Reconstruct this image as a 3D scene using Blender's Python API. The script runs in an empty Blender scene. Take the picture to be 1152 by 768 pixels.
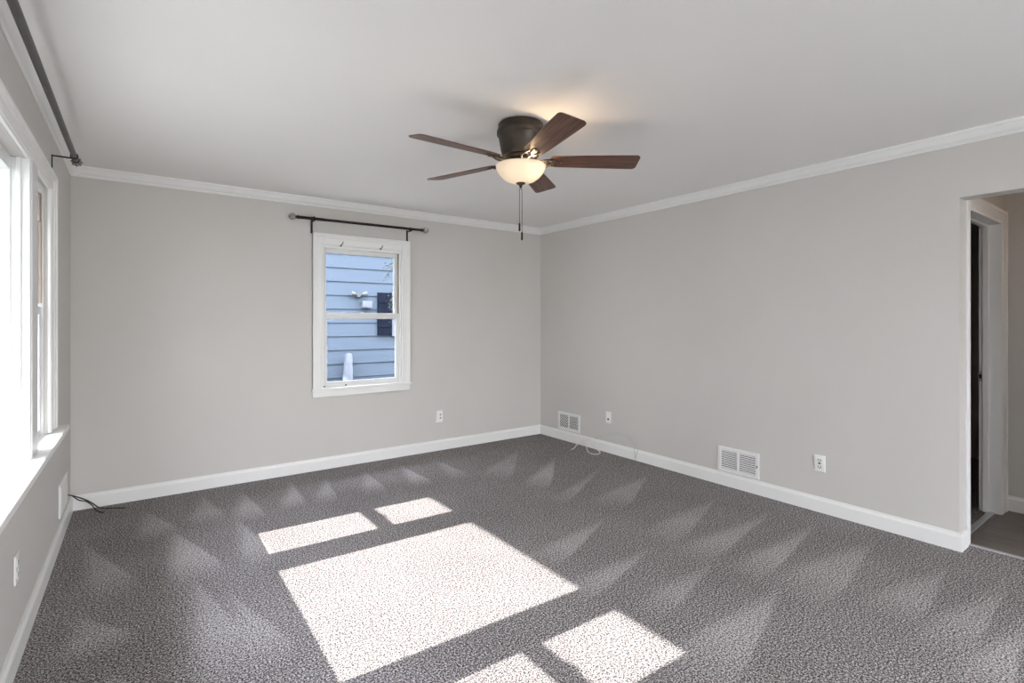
import bpy, bmesh, math, random
from mathutils import Vector, Matrix
random.seed(7)
scene = bpy.context.scene
COL = scene.collection
PI = math.pi

# ------------------------------------------------------------------ camera, light, exposure
cam_d = bpy.data.cameras.new('camera')
cam = bpy.data.objects.new('camera', cam_d); COL.objects.link(cam)
F, YAW, CY, EYE = 577.9, 0.6269, 360.8, 1.343
cam_d.sensor_width = 36.0
cam_d.lens = F / 1152 * 36.0
cam_d.shift_y = -(384 - CY) / 1152
cam_d.clip_start = 0.02
cam.location = (0, 0, EYE)
cam.rotation_euler = (PI / 2, 0, -YAW)
scene.camera = cam

scene.view_settings.view_transform = 'Standard'
scene.view_settings.look = 'None'
scene.view_settings.gamma = 1.0
scene.view_settings.use_curve_mapping = False
EXPOSURE = 0.66
SUN = 12.0
SKY = 14.8
scene.view_settings.exposure = EXPOSURE
scene.cycles.max_bounces = 14
scene.cycles.diffuse_bounces = 9
scene.cycles.transparent_max_bounces = 16
scene.cycles.use_denoising = True
scene.cycles.denoising_prefilter = 'NONE'
scene.cycles.sample_clamp_indirect = 6.0
scene.cycles.caustics_reflective = False
scene.cycles.caustics_refractive = False

world = bpy.data.worlds.new('sky'); scene.world = world
world.use_nodes = True
wn = world.node_tree.nodes; wl = world.node_tree.links
bg = wn['Background']
tc = wn.new('ShaderNodeTexCoord'); sx = wn.new('ShaderNodeSeparateXYZ'); rp = wn.new('ShaderNodeValToRGB')
wl.new(tc.outputs['Generated'], sx.inputs[0]); wl.new(sx.outputs['Z'], rp.inputs[0])
rp.color_ramp.elements[0].position = 0.0; rp.color_ramp.elements[0].color = (.40, .40, .395, 1)
hz = rp.color_ramp.elements.new(.28); hz.color = (.94, .92, .90, 1)
rp.color_ramp.elements[1].position = 0.9; rp.color_ramp.elements[1].color = (0.80, 0.86, 1.0, 1)
wl.new(rp.outputs[0], bg.inputs['Color'])
bg.inputs['Strength'].default_value = SKY

sun_d = bpy.data.lights.new('sun', 'SUN')
sun_d.energy = SUN; sun_d.angle = math.radians(0.55); sun_d.color = (1.0, 0.965, 0.92)
sun = bpy.data.objects.new('sun', sun_d); COL.objects.link(sun)
SUN_DIR = Vector((1.0, -0.022, -0.795))
sun.rotation_euler = SUN_DIR.to_track_quat('-Z', 'Y').to_euler()
sun.location = (-8, 2.5, 7)

def portal(loc, rot, sx_, sy_):
    d = bpy.data.lights.new('window_portal', 'AREA'); d.shape = 'RECTANGLE'; d.size = sx_; d.size_y = sy_
    d.cycles.is_portal = True
    o = bpy.data.objects.new('window_portal', d); COL.objects.link(o); o.location = loc; o.rotation_euler = rot
# daylight sampling at the window openings (portals add no light of their own)
portal((-0.50, 2.46, 1.40), (0, -PI / 2, 0), 1.35, 2.5)
portal((1.72, 4.93, 1.38), (-PI / 2, 0, 0), 0.8, 1.35)
portal((1.675, -2.75, 1.16), (PI / 2, 0, 0), 3.65, 2.2)

# ------------------------------------------------------------------ materials
def mat(name, color, rough=0.5, metal=0.0, **kw):
    m = bpy.data.materials.new(name); m.use_nodes = True
    b = m.node_tree.nodes['Principled BSDF']
    b.inputs['Base Color'].default_value = (*color, 1)
    b.inputs['Roughness'].default_value = rough
    b.inputs['Metallic'].default_value = metal
    for k, v in kw.items():
        b.inputs[k.replace('_', ' ')].default_value = v
    return m
def nd(m, t, **kw):
    n = m.node_tree.nodes.new(t)
    for k, v in kw.items(): setattr(n, k, v)
    return n
def ln(m, a, b): m.node_tree.links.new(a, b)
def bsdf(m): return m.node_tree.nodes['Principled BSDF']
def vary(m, c1, c2, scale=3.0, detail=4, bump=0.0, bscale=200, stretch=None, lo=.3, hi=.7):
    t = nd(m, 'ShaderNodeTexCoord'); n = nd(m, 'ShaderNodeTexNoise'); r = nd(m, 'ShaderNodeValToRGB')
    n.inputs['Scale'].default_value = scale; n.inputs['Detail'].default_value = detail
    src = t.outputs['Object']
    if stretch:
        mp = nd(m, 'ShaderNodeMapping'); mp.inputs['Scale'].default_value = stretch
        ln(m, src, mp.inputs[0]); src = mp.outputs[0]
    ln(m, src, n.inputs['Vector']); ln(m, n.outputs['Fac'], r.inputs[0])
    r.color_ramp.elements[0].position = lo; r.color_ramp.elements[1].position = hi
    r.color_ramp.elements[0].color = (*c1, 1); r.color_ramp.elements[1].color = (*c2, 1)
    ln(m, r.outputs[0], bsdf(m).inputs['Base Color'])
    if bump:
        n2 = nd(m, 'ShaderNodeTexNoise'); n2.inputs['Scale'].default_value = bscale
        ln(m, t.outputs['Object'], n2.inputs['Vector'])
        bp = nd(m, 'ShaderNodeBump'); bp.inputs['Strength'].default_value = bump; bp.inputs['Distance'].default_value = 0.002
        ln(m, n2.outputs['Fac'], bp.inputs['Height']); ln(m, bp.outputs[0], bsdf(m).inputs['Normal'])
    return m

M = {}
M['wall'] = vary(mat('greige_wall_paint', (.6, .58, .55), .75), (.595, .575, .550), (.612, .592, .567), 1.3, 3, .08, 260)
M['ceiling'] = vary(mat('ceiling_paint', (.8, .8, .79), .85), (.84, .83, .815), (.86, .85, .835), 1.1, 3, .08, 220)
M['trim'] = vary(mat('white_trim_paint', (.82, .82, .80), .35), (.815, .815, .80), (.83, .83, .815), 3, 2)
M['vinyl'] = vary(mat('white_window_vinyl', (.8, .81, .8), .35), (.70, .71, .71), (.74, .75, .75), 5)
M['tan'] = vary(mat('tan_jamb_liner', (.55, .47, .39), .5), (.30, .25, .205), (.36, .30, .25), 8)
M['plastic'] = vary(mat('white_plate_plastic', (.84, .84, .82), .3), (.83, .83, .81), (.86, .86, .84), 9)
M['grille'] = vary(mat('white_enamel_steel', (.8, .8, .8), .35), (.79, .79, .79), (.83, .83, .83), 7)
M['slot'] = mat('dark_slot', (.02, .02, .02), .6)
M['duct'] = vary(mat('grey_duct_metal', (.16, .165, .165), .7, 0), (.05, .052, .052), (.08, .085, .08), 6)
M['black'] = vary(mat('black_rod_metal', (.018, .016, .015), .42, .6), (.014, .012, .011), (.028, .025, .023), 20)
M['graphite'] = vary(mat('graphite_rod_metal', (.07, .07, .068), .4, .5), (.06, .06, .058), (.085, .085, .08), 15)
M['bronze'] = vary(mat('oil_rubbed_bronze', (.06, .05, .042), .42, .65), (.05, .042, .035), (.085, .07, .058), 12)
M['brass'] = mat('burnished_bronze_edge', (.35, .2, .1), .3, .9)
M['chrome'] = mat('brushed_nickel', (.62, .62, .6), .3, .9)
M['strip'] = mat('aluminium_threshold', (.62, .62, .64), .4, .6)
M['cord_black'] = mat('black_cable_rubber', (.015, .014, .014), .5)
M['cord_white'] = vary(mat('ivory_cable', (.72, .68, .6), .5), (.68, .64, .56), (.78, .74, .66), 30)
M['cord_grey'] = mat('pale_grey_cable', (.50, .51, .5), .5)
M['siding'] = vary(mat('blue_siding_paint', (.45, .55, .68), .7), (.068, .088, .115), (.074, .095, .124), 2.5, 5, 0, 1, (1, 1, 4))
M['navy'] = vary(mat('navy_shutter_paint', (.035, .06, .14), .5), (.004, .006, .014), (.007, .010, .020), 6)
M['roof'] = vary(mat('asphalt_shingle', (.1, .1, .1), .9), (.07, .07, .075), (.15, .145, .14), 12)
M['leaf'] = vary(mat('green_leaf', (.12, .25, .1), .6), (.010, .022, .010), (.02, .035, .018), 9)
M['bark'] = mat('brown_twig', (.03, .022, .016), .8)
for k_ in ('navy', 'siding'): bsdf(M[k_]).inputs['Specular IOR Level'].default_value = .08
M['pvc'] = vary(mat('shade_toned_white_plastic', (.1, .12, .15), .6), (.10, .117, .145), (.12, .133, .16), 6)  # white outdoor plastic, its shaded and exposed tone put into the colour
M['glassball'] = mat('clear_crystal', (.85, .86, .8), .06, 0, Transmission_Weight=.7, IOR=1.45)
M['concrete'] = vary(mat('pale_concrete', (.45, .44, .42), .9), (.4, .39, .37), (.5, .49, .46), 6)

m = M['grass'] = mat('pale_gravel', (.2, .26, .12), .95)
vary(m, (.18, .18, .165), (.23, .23, .21), 5, 8)

# carpet: fine two-tone pile speckle, brushed lighter where the vacuum has turned the pile
m = M['carpet'] = mat('speckled_cut_pile_carpet', (.2, .19, .19), 1.0)
t = nd(m, 'ShaderNodeTexCoord')
n1 = nd(m, 'ShaderNodeTexNoise'); n1.inputs['Scale'].default_value = 260; n1.inputs['Detail'].default_value = 2; n1.inputs['Roughness'].default_value = .65
n2 = nd(m, 'ShaderNodeTexNoise'); n2.inputs['Scale'].default_value = 2.2; n2.inputs['Detail'].default_value = 4
at = nd(m, 'ShaderNodeAttribute'); at.attribute_name = 'pile'
r1 = nd(m, 'ShaderNodeValToRGB')
e = r1.color_ramp.elements
e[0].position = .41; e[0].color = (.046, .041, .042, 1)
e[1].position = .59; e[1].color = (.62, .59, .59, 1)
x = e.new(.465); x.color = (.140, .127, .125, 1)
x = e.new(.53); x.color = (.285, .262, .258, 1)
ln(m, t.outputs['Object'], n1.inputs['Vector']); ln(m, t.outputs['Object'], n2.inputs['Vector'])
ad = nd(m, 'ShaderNodeMath', operation='MULTIPLY_ADD'); ad.inputs[1].default_value = .064
n3 = nd(m, 'ShaderNodeTexNoise'); n3.inputs['Scale'].default_value = 124; n3.inputs['Detail'].default_value = 1
ln(m, t.outputs['Object'], n3.inputs['Vector'])
mxs = nd(m, 'ShaderNodeMath', operation='MULTIPLY_ADD'); mxs.inputs[1].default_value = .55
ln(m, n3.outputs['Fac'], mxs.inputs[0]); sc3 = nd(m, 'ShaderNodeMath', operation='MULTIPLY_ADD'); sc3.inputs[1].default_value = .75; sc3.inputs[2].default_value = -.15
ln(m, n1.outputs['Fac'], sc3.inputs[0]); ln(m, sc3.outputs[0], mxs.inputs[2])
ln(m, at.outputs['Fac'], ad.inputs[0]); ln(m, mxs.outputs[0], ad.inputs[2])
ad2 = nd(m, 'ShaderNodeMath', operation='MULTIPLY_ADD'); ad2.inputs[1].default_value = .04
ln(m, n2.outputs['Fac'], ad2.inputs[0]); ln(m, ad.outputs[0], ad2.inputs[2])
ad3 = nd(m, 'ShaderNodeMath', operation='SUBTRACT'); ad3.inputs[1].default_value = .038
ln(m, ad2.outputs[0], ad3.inputs[0]); ln(m, ad3.outputs[0], r1.inputs[0])
ln(m, r1.outputs[0], bsdf(m).inputs['Base Color'])
bp = nd(m, 'ShaderNodeBump'); bp.inputs['Strength'].default_value = .06; bp.inputs['Distance'].default_value = .003
ln(m, n1.outputs['Fac'], bp.inputs['Height']); ln(m, bp.outputs[0], bsdf(m).inputs['Normal'])
bsdf(m).inputs['Specular IOR Level'].default_value = .1

# hall floor: grey-brown vinyl planks
m = M['plank'] = mat('vinyl_plank', (.12, .1, .09), .4)
t = nd(m, 'ShaderNodeTexCoord'); mp = nd(m, 'ShaderNodeMapping'); mp.inputs['Rotation'].default_value = (0, 0, PI / 2)
br = nd(m, 'ShaderNodeTexBrick'); br.inputs['Scale'].default_value = 1; br.inputs['Brick Width'].default_value = .9
br.inputs['Row Height'].default_value = .15; br.inputs['Mortar Size'].default_value = .0015
br.inputs['Color1'].default_value = (.17, .145, .13, 1); br.inputs['Color2'].default_value = (.21, .18, .165, 1); br.inputs['Mortar'].default_value = (.07, .06, .05, 1)
ln(m, t.outputs['Object'], mp.inputs[0]); ln(m, mp.outputs[0], br.inputs['Vector'])
ns = nd(m, 'ShaderNodeTexNoise'); ns.inputs['Scale'].default_value = 14; ns.inputs['Detail'].default_value = 6
mp2 = nd(m, 'ShaderNodeMapping'); mp2.inputs['Scale'].default_value = (8, .8, 1); ln(m, t.outputs['Object'], mp2.inputs[0]); ln(m, mp2.outputs[0], ns.inputs['Vector'])
mx = nd(m, 'ShaderNodeMix', data_type='RGBA', blend_type='OVERLAY'); mx.inputs['Factor'].default_value = .5
ln(m, br.outputs['Color'], mx.inputs['A']); ln(m, ns.outputs['Fac'], mx.inputs['B']); ln(m, mx.outputs['Result'], bsdf(m).inputs['Base Color'])

# walnut fan blades: grain along local x
m = M['walnut'] = mat('walnut_blade', (.12, .05, .03), .38)
t = nd(m, 'ShaderNodeTexCoord'); mp = nd(m, 'ShaderNodeMapping'); mp.inputs['Scale'].default_value = (1.6, 26, 1)
ns = nd(m, 'ShaderNodeTexNoise'); ns.inputs['Scale'].default_value = 3; ns.inputs['Detail'].default_value = 7; ns.inputs['Distortion'].default_value = .6
rr = nd(m, 'ShaderNodeValToRGB')
rr.color_ramp.elements[0].position = .32; rr.color_ramp.elements[0].color = (.045, .018, .012, 1)
rr.color_ramp.elements[1].position = .70; rr.color_ramp.elements[1].color = (.19, .082, .048, 1)
ln(m, t.outputs['Object'], mp.inputs[0]); ln(m, mp.outputs[0], ns.inputs['Vector']); ln(m, ns.outputs['Fac'], rr.inputs[0]); ln(m, rr.outputs[0], bsdf(m).inputs['Base Color'])

# window glass: thin pane, see-through with a faint reflection
m = M['glass'] = bpy.data.materials.new('window_glass'); m.use_nodes = True
for n in list(m.node_tree.nodes):
    if n.type == 'BSDF_PRINCIPLED': m.node_tree.nodes.remove(n)
out = m.node_tree.nodes['Material Output']
tr = nd(m, 'ShaderNodeBsdfTransparent'); tr.inputs[0].default_value = (.98, .98, .97, 1)
fc = nd(m, 'ShaderNodeLayerWeight'); fc.inputs['Blend'].default_value = .5      # less light passes at glancing angles
p5 = nd(m, 'ShaderNodeMath', operation='POWER'); p5.inputs[1].default_value = 5.0; ln(m, fc.outputs['Facing'], p5.inputs[0])
iv = nd(m, 'ShaderNodeMath', operation='MULTIPLY_ADD'); iv.inputs[1].default_value = -.96; iv.inputs[2].default_value = .97; ln(m, p5.outputs[0], iv.inputs[0])
ln(m, iv.outputs[0], tr.inputs[0]); ln(m, tr.outputs[0], out.inputs[0])

# frosted lamp bowl, lit from inside
m = M['bowl'] = bpy.data.materials.new('frosted_alabaster_glass'); m.use_nodes = True
for n in list(m.node_tree.nodes):
    if n.type == 'BSDF_PRINCIPLED': m.node_tree.nodes.remove(n)
out = m.node_tree.nodes['Material Output']
df = nd(m, 'ShaderNodeBsdfDiffuse'); tl = nd(m, 'ShaderNodeBsdfTranslucent'); ems = nd(m, 'ShaderNodeEmission')
nn = nd(m, 'ShaderNodeTexNoise'); nn.inputs['Scale'].default_value = 9; nn.inputs['Detail'].default_value = 5
rc = nd(m, 'ShaderNodeValToRGB'); rc.color_ramp.elements[0].color = (.58, .58, .56, 1); rc.color_ramp.elements[1].color = (.68, .68, .66, 1)
tt = nd(m, 'ShaderNodeTexCoord'); ln(m, tt.outputs['Object'], nn.inputs['Vector']); ln(m, nn.outputs['Fac'], rc.inputs[0])
ln(m, rc.outputs[0], df.inputs[0]); ln(m, rc.outputs[0], tl.inputs[0])
ems.inputs[0].default_value = (1.0, .82, .62, 1); ems.inputs[1].default_value = .06
m1 = nd(m, 'ShaderNodeMixShader'); m1.inputs[0].default_value = .5; ln(m, df.outputs[0], m1.inputs[1]); ln(m, tl.outputs[0], m1.inputs[2])
a1 = nd(m, 'ShaderNodeAddShader'); ln(m, m1.outputs[0], a1.inputs[0]); ln(m, ems.outputs[0], a1.inputs[1]); ln(m, a1.outputs[0], out.inputs[0])

def emis(name, col, s):
    m = mat(name, col, .5); b = bsdf(m); b.inputs['Emission Color'].default_value = (*col, 1); b.inputs['Emission Strength'].default_value = s
    return m
M['bulb'] = emis('glowing_bulb', (1.0, .70, .42), 230.0)
M['hallglow'] = emis('hall_lamp_glass', (1.0, .7, .42), 1.2)

# ------------------------------------------------------------------ mesh helpers
def B(): return bmesh.new()
def add_box(bm, a, b, bev=0.0, seg=1):
    x0, y0, z0 = a; x1, y1, z1 = b
    x0, x1 = min(x0, x1), max(x0, x1); y0, y1 = min(y0, y1), max(y0, y1); z0, z1 = min(z0, z1), max(z0, z1)
    r = bmesh.ops.create_cube(bm, size=1.0)
    vs = r['verts']
    bmesh.ops.scale(bm, vec=(x1 - x0, y1 - y0, z1 - z0), verts=vs)
    bmesh.ops.translate(bm, vec=((x0 + x1) / 2, (y0 + y1) / 2, (z0 + z1) / 2), verts=vs)
    if bev:
        es = list({e for v in vs for e in v.link_edges})
        bmesh.ops.bevel(bm, geom=es, offset=bev, segments=seg, affect='EDGES', profile=.5)
    return bm
def bx(a, b, bev=0.0, seg=1): return add_box(B(), a, b, bev, seg)
def add_tube(bm, pts, r, seg=10, cap=True):
    pts = [Vector(p) for p in pts]; n = len(pts); rings = []
    rs = r if isinstance(r, (list, tuple)) else [r] * n
    prev = None
    for i, p in enumerate(pts):
        d = (pts[min(i + 1, n - 1)] - pts[max(i - 1, 0)]).normalized()
        if prev is None:
            u = d.orthogonal().normalized()
        else:
            u = (prev - d * prev.dot(d)).normalized()
        prev = u; w = d.cross(u)
        rings.append([bm.verts.new(p + (u * math.cos(2 * PI * k / seg) + w * math.sin(2 * PI * k / seg)) * rs[i]) for k in range(seg)])
    for a, b in zip(rings, rings[1:]):
        for k in range(seg):
            bm.faces.new((a[k], a[(k + 1) % seg], b[(k + 1) % seg], b[k]))
    if cap:
        bm.faces.new(rings[0][::-1]); bm.faces.new(rings[-1])
    return bm
def add_lathe(bm, prof, seg=40, c=(0, 0, 0), axis='Z'):
    rings = []
    for r, z in prof:
        if r < 1e-5: rings.append([bm.verts.new(_ax(0, 0, z, c, axis))])
        else: rings.append([bm.verts.new(_ax(r * math.cos(2 * PI * k / seg), r * math.sin(2 * PI * k / seg), z, c, axis)) for k in range(seg)])
    for a, b in zip(rings, rings[1:]):
        if len(a) == 1 and len(b) == 1: continue
        for k in range(seg):
            k2 = (k + 1) % seg
            if len(a) == 1: bm.faces.new((a[0], b[k2], b[k]))
            elif len(b) == 1: bm.faces.new((a[k], a[k2], b[0]))
            else: bm.faces.new((a[k], a[k2], b[k2], b[k]))
    return bm
def _ax(x, y, z, c, axis):
    if axis == 'X': x, y, z = z, x, y
    elif axis == 'Y': x, y, z = y, z, x
    return (x + c[0], y + c[1], z + c[2])
def catmull(P, n=8):
    P = [Vector(p) for p in P]; Q = [P[0] * 2 - P[1]] + P + [P[-1] * 2 - P[-2]]; out = []
    for i in range(1, len(Q) - 2):
        for k in range(n):
            t = k / n; a, b, c, d = Q[i - 1], Q[i], Q[i + 1], Q[i + 2]
            out.append(.5 * ((2 * b) + (c - a) * t + (2 * a - 5 * b + 4 * c - d) * t * t + (3 * b - a - 3 * c + d) * t ** 3))
    out.append(P[-1]); return out
def obj(name, bm, m, parent=None, smooth=False, loc=None):
    bmesh.ops.recalc_face_normals(bm, faces=bm.faces[:])
    me = bpy.data.meshes.new(name); bm.to_mesh(me); bm.free()
    for k in (m if isinstance(m, (list, tuple)) else [m]): me.materials.append(k)
    if smooth:
        for p in me.polygons: p.use_smooth = True
        if smooth != 'all':
            me.set_sharp_from_angle(angle=math.radians(38))
    o = bpy.data.objects.new(name, me); COL.objects.link(o)
    if parent is not None:
        o.parent = parent
        o.location = -Vector(parent.location) if loc is None else loc
        if loc is None and parent.parent: o.location = (0, 0, 0)
    elif loc is not None: o.location = loc
    return o
def thing(name, label, cat, loc=(0, 0, 0), group=None):
    o = bpy.data.objects.new(name, None); o.empty_display_size = .05; COL.objects.link(o)
    o.location = loc; o['label'] = label; o['category'] = cat
    if group: o['group'] = group
    return o
def tag(o, label, cat, group=None):
    o['label'] = label; o['category'] = cat
    if group: o['group'] = group
    return o
def struct(name, bm, m, parent=None, smooth=False):
    o = obj(name, bm, m, parent, smooth)
    if parent is None: o['kind'] = 'structure'
    return o
def struct_empty(name):
    o = bpy.data.objects.new(name, None); COL.objects.link(o); o['kind'] = 'structure'; return o

# sweep a wall profile (offset from the wall, height) along a mitred polyline; returns one mesh per segment
def sweep(path, prof, names, m, kind_smooth=False):
    P = [Vector((p[0], p[1])) for p in path]; nrm = []
    for a, b in zip(P, P[1:]):
        d = (b - a).normalized(); nrm.append(Vector((d.y, -d.x)))       # room lies to the right of travel
    offs = []
    for i in range(len(P)):
        if i == 0: offs.append(nrm[0])
        elif i == len(P) - 1: offs.append(nrm[-1])
        else:
            a, b = nrm[i - 1], nrm[i]; offs.append((a + b) / (1 + a.dot(b)))
    groups = {}
    for i, nme in enumerate(names):
        groups.setdefault(nme, []).append(i)
    for nme, segs in groups.items():
        bm = B()
        for i in segs:
            R = []
            for q in (i, i + 1):
                R.append([bm.verts.new((P[q].x + offs[q].x * o, P[q].y + offs[q].y * o, z)) for o, z in prof])
            n = len(prof)
            for k in range(n):
                bm.faces.new((R[0][k], R[0][(k + 1) % n], R[1][(k + 1) % n], R[1][k]))
            if i == 0 or (i - 1) not in segs: bm.faces.new(R[0])
            if (i + 1) not in segs: bm.faces.new(R[1][::-1])
        bmesh.ops.remove_doubles(bm, verts=bm.verts[:], dist=1e-5)
        struct(nme, bm, m)

# ------------------------------------------------------------------ room shell
XL, XR, YB, YS, H = -0.397, 3.876, 4.770, -2.60, 2.44
XL2, XR2, YB2, YS2 = XL - .16, XR + .12, YB + .16, YS - .16
XH = 4.995              # far wall of the hall
OPY, OPZ = 0.896, 2.062 # opening to the hall: near edge of wall, header height

# carpet
bm = B()
gx = [XL + i * (4.022 - XL) / 300 for i in range(301)]; gy = [YS + i * (YB - YS) / 480 for i in range(481)]
WEDGES = [[(3.41, 3.33), (2.7, 3.06), (2.77, 2.95)], [(3.6, 2.94), (2.8, 2.74), (3.06, 2.67)], [(2.57, 2.46), (1.94, 2.39), (2.01, 2.19)], [(3.56, 2.25), (2.77, 2.22), (2.84, 1.99)], [(2.49, 1.99), (1.85, 1.98), (1.92, 1.82)], [(3.61, 1.86), (2.77, 1.91), (2.78, 1.7)], [(2.66, 1.68), (2.0, 1.66), (2.1, 1.52)], [(3.66, 1.58), (2.82, 1.61), (2.85, 1.42)], [(3.68, 1.25), (2.77, 1.38), (2.89, 1.12)], [(2.68, 1.32), (1.86, 1.35), (1.89, 1.08)], [(3.59, 0.88), (2.91, 1.02), (2.97, 0.80)], [(3.71, 0.64), (2.86, 0.79), (2.86, 0.60)], [(3.23, 0.52), (2.65, 0.63), (2.63, 0.45)], [(3.3, 3.84), (2.7, 3.5), (2.8, 3.3)], [(3.2, 4.3), (2.5, 3.9), (2.7, 3.7)],
          [(0.38, 4.61), (0.27, 4.17), (0.45, 4.05)], [(0.64, 4.56), (0.51, 4.03), (0.70, 3.98)], [(1.02, 4.58), (0.83, 4.11), (0.99, 4.03)], [(1.28, 4.51), (1.07, 4.07), (1.22, 4.0)], [(1.62, 4.52), (1.42, 4.05), (1.6, 3.98)], [(1.95, 4.5), (1.8, 4.0), (1.98, 3.95)], [(2.3, 4.48), (2.15, 4.0), (2.33, 3.93)],
          [(0.15, 3.98), (0.1, 3.29), (0.35, 3.34)], [(-0.3, 4.07), (-0.24, 3.38), (-0.04, 3.35)], [(0.21, 3.21), (0.15, 2.42), (0.38, 2.38)], [(0.34, 2.92), (0.3, 2.33), (0.5, 2.35)], [(-0.24, 3.06), (-0.26, 2.81), (-0.06, 2.67)], [(0.52, 3.98), (0.48, 3.4), (0.59, 3.27)], [(0.02, 4.46), (-0.0, 4.09), (0.15, 3.92)],
          [(-.1, 2.5), (-.2, 2.1), (.1, 2.0)]]
WAMP = [random.uniform(.62, 1.05) for _ in WEDGES]
def wedge_val(x, y):
    best = 0.0
    if y < .3: return best
    for wi, (A, b, c) in enumerate(WEDGES):
        mx_, my_ = (b[0] + c[0]) / 2, (b[1] + c[1]) / 2
        dx, dy = mx_ - A[0], my_ - A[1]; L = math.hypot(dx, dy); ux, uy = dx / L, dy / L
        px, py = x - A[0], y - A[1]; s = (px * ux + py * uy) / L
        if s < 0 or s > 1.35: continue
        w = math.hypot(b[0] - c[0], b[1] - c[1]) / 2 * min(s, 1.0) + .01
        tt_ = (px * -uy + py * ux) / w
        edge = min(max(0, min(1, (1 - tt_) * w / .014)), max(0, min(1, (1 + tt_) * w / .075)))
        fade = 1.0 if s < .85 else max(0, 1 - (s - .85) / .5)
        best = max(best, WAMP[wi] * edge * fade * (.65 + .35 * s))
    return best
grid = [[bm.verts.new((x, y, 0)) for y in gy] for x in gx]
for i in range(300):
    for j in range(480):
        bm.faces.new((grid[i][j], grid[i + 1][j], grid[i + 1][j + 1], grid[i][j + 1]))
me_vals = [wedge_val(v.co.x, v.co.y) for v in bm.verts]
fl = struct('floor', bm, M['carpet'])
a = fl.data.attributes.new('pile', 'FLOAT', 'POINT'); a.data.foreach_set('value', me_vals)

struct('trim_1', bx((4.022, -.1, -.004), (4.052, OPY, .006), .003), M['strip'])
struct('floor_hall', bx((4.052, YS, -.02), (XH, .94, 0)), M['plank'])
struct('trim_2', bx((4.09, .925, -.004), (4.84, .965, .006), .003), M['strip'])
struct('floor_bedroom', bx((XR2, .965, -.02), (6.6, 4.0, 0)), M['carpet'])
struct('floor_slab', bx((XL2, YS2, -.30), (6.7, YB2, -.021)), M['concrete'])
struct('ceiling', bx((XL2, YS2, H), (6.7, YB2, H + .12)), M['ceiling'])

# left wall with one wide opening holding three windows
WZ0, WZ1 = 0.735, 2.040
WY0, WY1 = 1.27, 3.645
bm = B()
add_box(bm, (XL2, YS2, -.3), (XL, WY0, H)); add_box(bm, (XL2, WY1, -.3), (XL, YB2, H))
add_box(bm, (XL2, WY0, -.3), (XL, WY1, WZ0 - .03)); add_box(bm, (XL2, WY0, WZ1), (XL, WY1, H))
struct('wall_left', bm, M['wall'])
# back wall
BX0, BX1, BZ0, BZ1 = 1.335, 2.100, .72, 2.03
bm = B()
add_box(bm, (XL, YB, -.3), (BX0, YB2, H)); add_box(bm, (BX1, YB, -.3), (XR2, YB2, H))
add_box(bm, (BX0, YB, -.3), (BX1, YB2, BZ0)); add_box(bm, (BX0, YB, BZ1), (BX1, YB2, H))
struct('wall_back', bm, M['wall'])
# right wall with the opening
bm = B()
add_box(bm, (XR, OPY, -.02), (XR2, YB, H)); add_box(bm, (XR, -.1, OPZ), (XR2, OPY, H)); add_box(bm, (XR, YS2, -.02), (XR2, -.1, H))
struct('wall_right', bm, M['wall'])
# front wall, behind the camera, with an opening for the added fill window
bm = B()
SX0, SX1, SZ0, SZ1 = -.15, 3.5, .06, 2.26
add_box(bm, (XL2, YS2, -.3), (SX0, YS, H)); add_box(bm, (SX1, YS2, -.3), (6.7, YS, H))
add_box(bm, (SX0, YS2, -.3), (SX1, YS, SZ0)); add_box(bm, (SX0, YS2, SZ1), (SX1, YS, H))
struct('wall_front', bm, M['wall'])
# hall shell
struct('wall_hall', bx((XH, YS, -.02), (XH + .12, .9, H)), M['wall'])
bm = B()
DX0, DX1, DZ = 4.055, 4.83, 2.025
add_box(bm, (XR2, .90, -.02), (DX0, 1.005, H)); add_box(bm, (DX1, .90, -.02), (6.6, 1.005, H)); add_box(bm, (DX0, .90, DZ), (DX1, 1.005, H))
struct('wall_hall_end', bm, M['wall'])
bm = B(); add_box(bm, (6.6, .9, -.02), (6.7, YB2, H)); add_box(bm, (XR2, 3.9, -.02), (6.6, 4.0, H))
struct('wall_bedroom', bm, M['wall'])

# crown moulding and baseboards
CR = [(0, 2.368), (.006, 2.368), (.010, 2.376), (.010, 2.384), (.020, 2.392), (.030, 2.410), (.036, 2.424), (.043, 2.428), (.046, 2.440), (0, 2.440)]
sweep([(XL, YS), (XL, YB), (XR, YB), (XR, YS), (XL, YS)], CR, ['trim_crown_left', 'trim_crown_back', 'trim_crown_right', 'trim_crown_front'], M['trim'])
BB = [(0, 0), (.015, 0), (.015, .082), (.012, .090), (.008, .096), (.007, .106), (0, .106)]
sweep([(XL, YS), (XL, YB), (XR, YB), (XR, OPY), (3.995, OPY)], BB, ['baseboard_left', 'baseboard_back', 'baseboard_right', 'baseboard_right'], M['trim'])
sweep([(XH, .9), (XH, YS)], BB, ['baseboard_hall'], M['trim'])
sweep([(XR, YS), (XL, YS)], BB, ['baseboard_front'], M['trim'])

# ------------------------------------------------------------------ windows
def ring(bm, axis, d0, d1, a0, a1, z0, z1, w, wt=None, wb=None, bev=.002):
    """rectangular frame of bars; axis 'x' lies in a plane of constant x, spanning y a0..a1"""
    wt = w if wt is None else wt; wb = w if wb is None else wb
    def b(p0, p1, q0, q1):
        if axis == 'x': add_box(bm, (d0, p0, q0), (d1, p1, q1), bev)
        else: add_box(bm, (p0, d0, q0), (p1, d1, q1), bev)
    b(a0, a0 + w, z0, z1); b(a1 - w, a1, z0, z1)
    b(a0 + w, a1 - w, z0, z0 + wb); b(a0 + w, a1 - w, z1 - wt, z1)
    return bm
def pane(axis, d, a0, a1, z0, z1):
    if axis == 'x': return bx((d - .002, a0, z0), (d + .002, a1, z1))
    return bx((a0, d - .002, z0), (a1, d + .002, z1))

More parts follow.
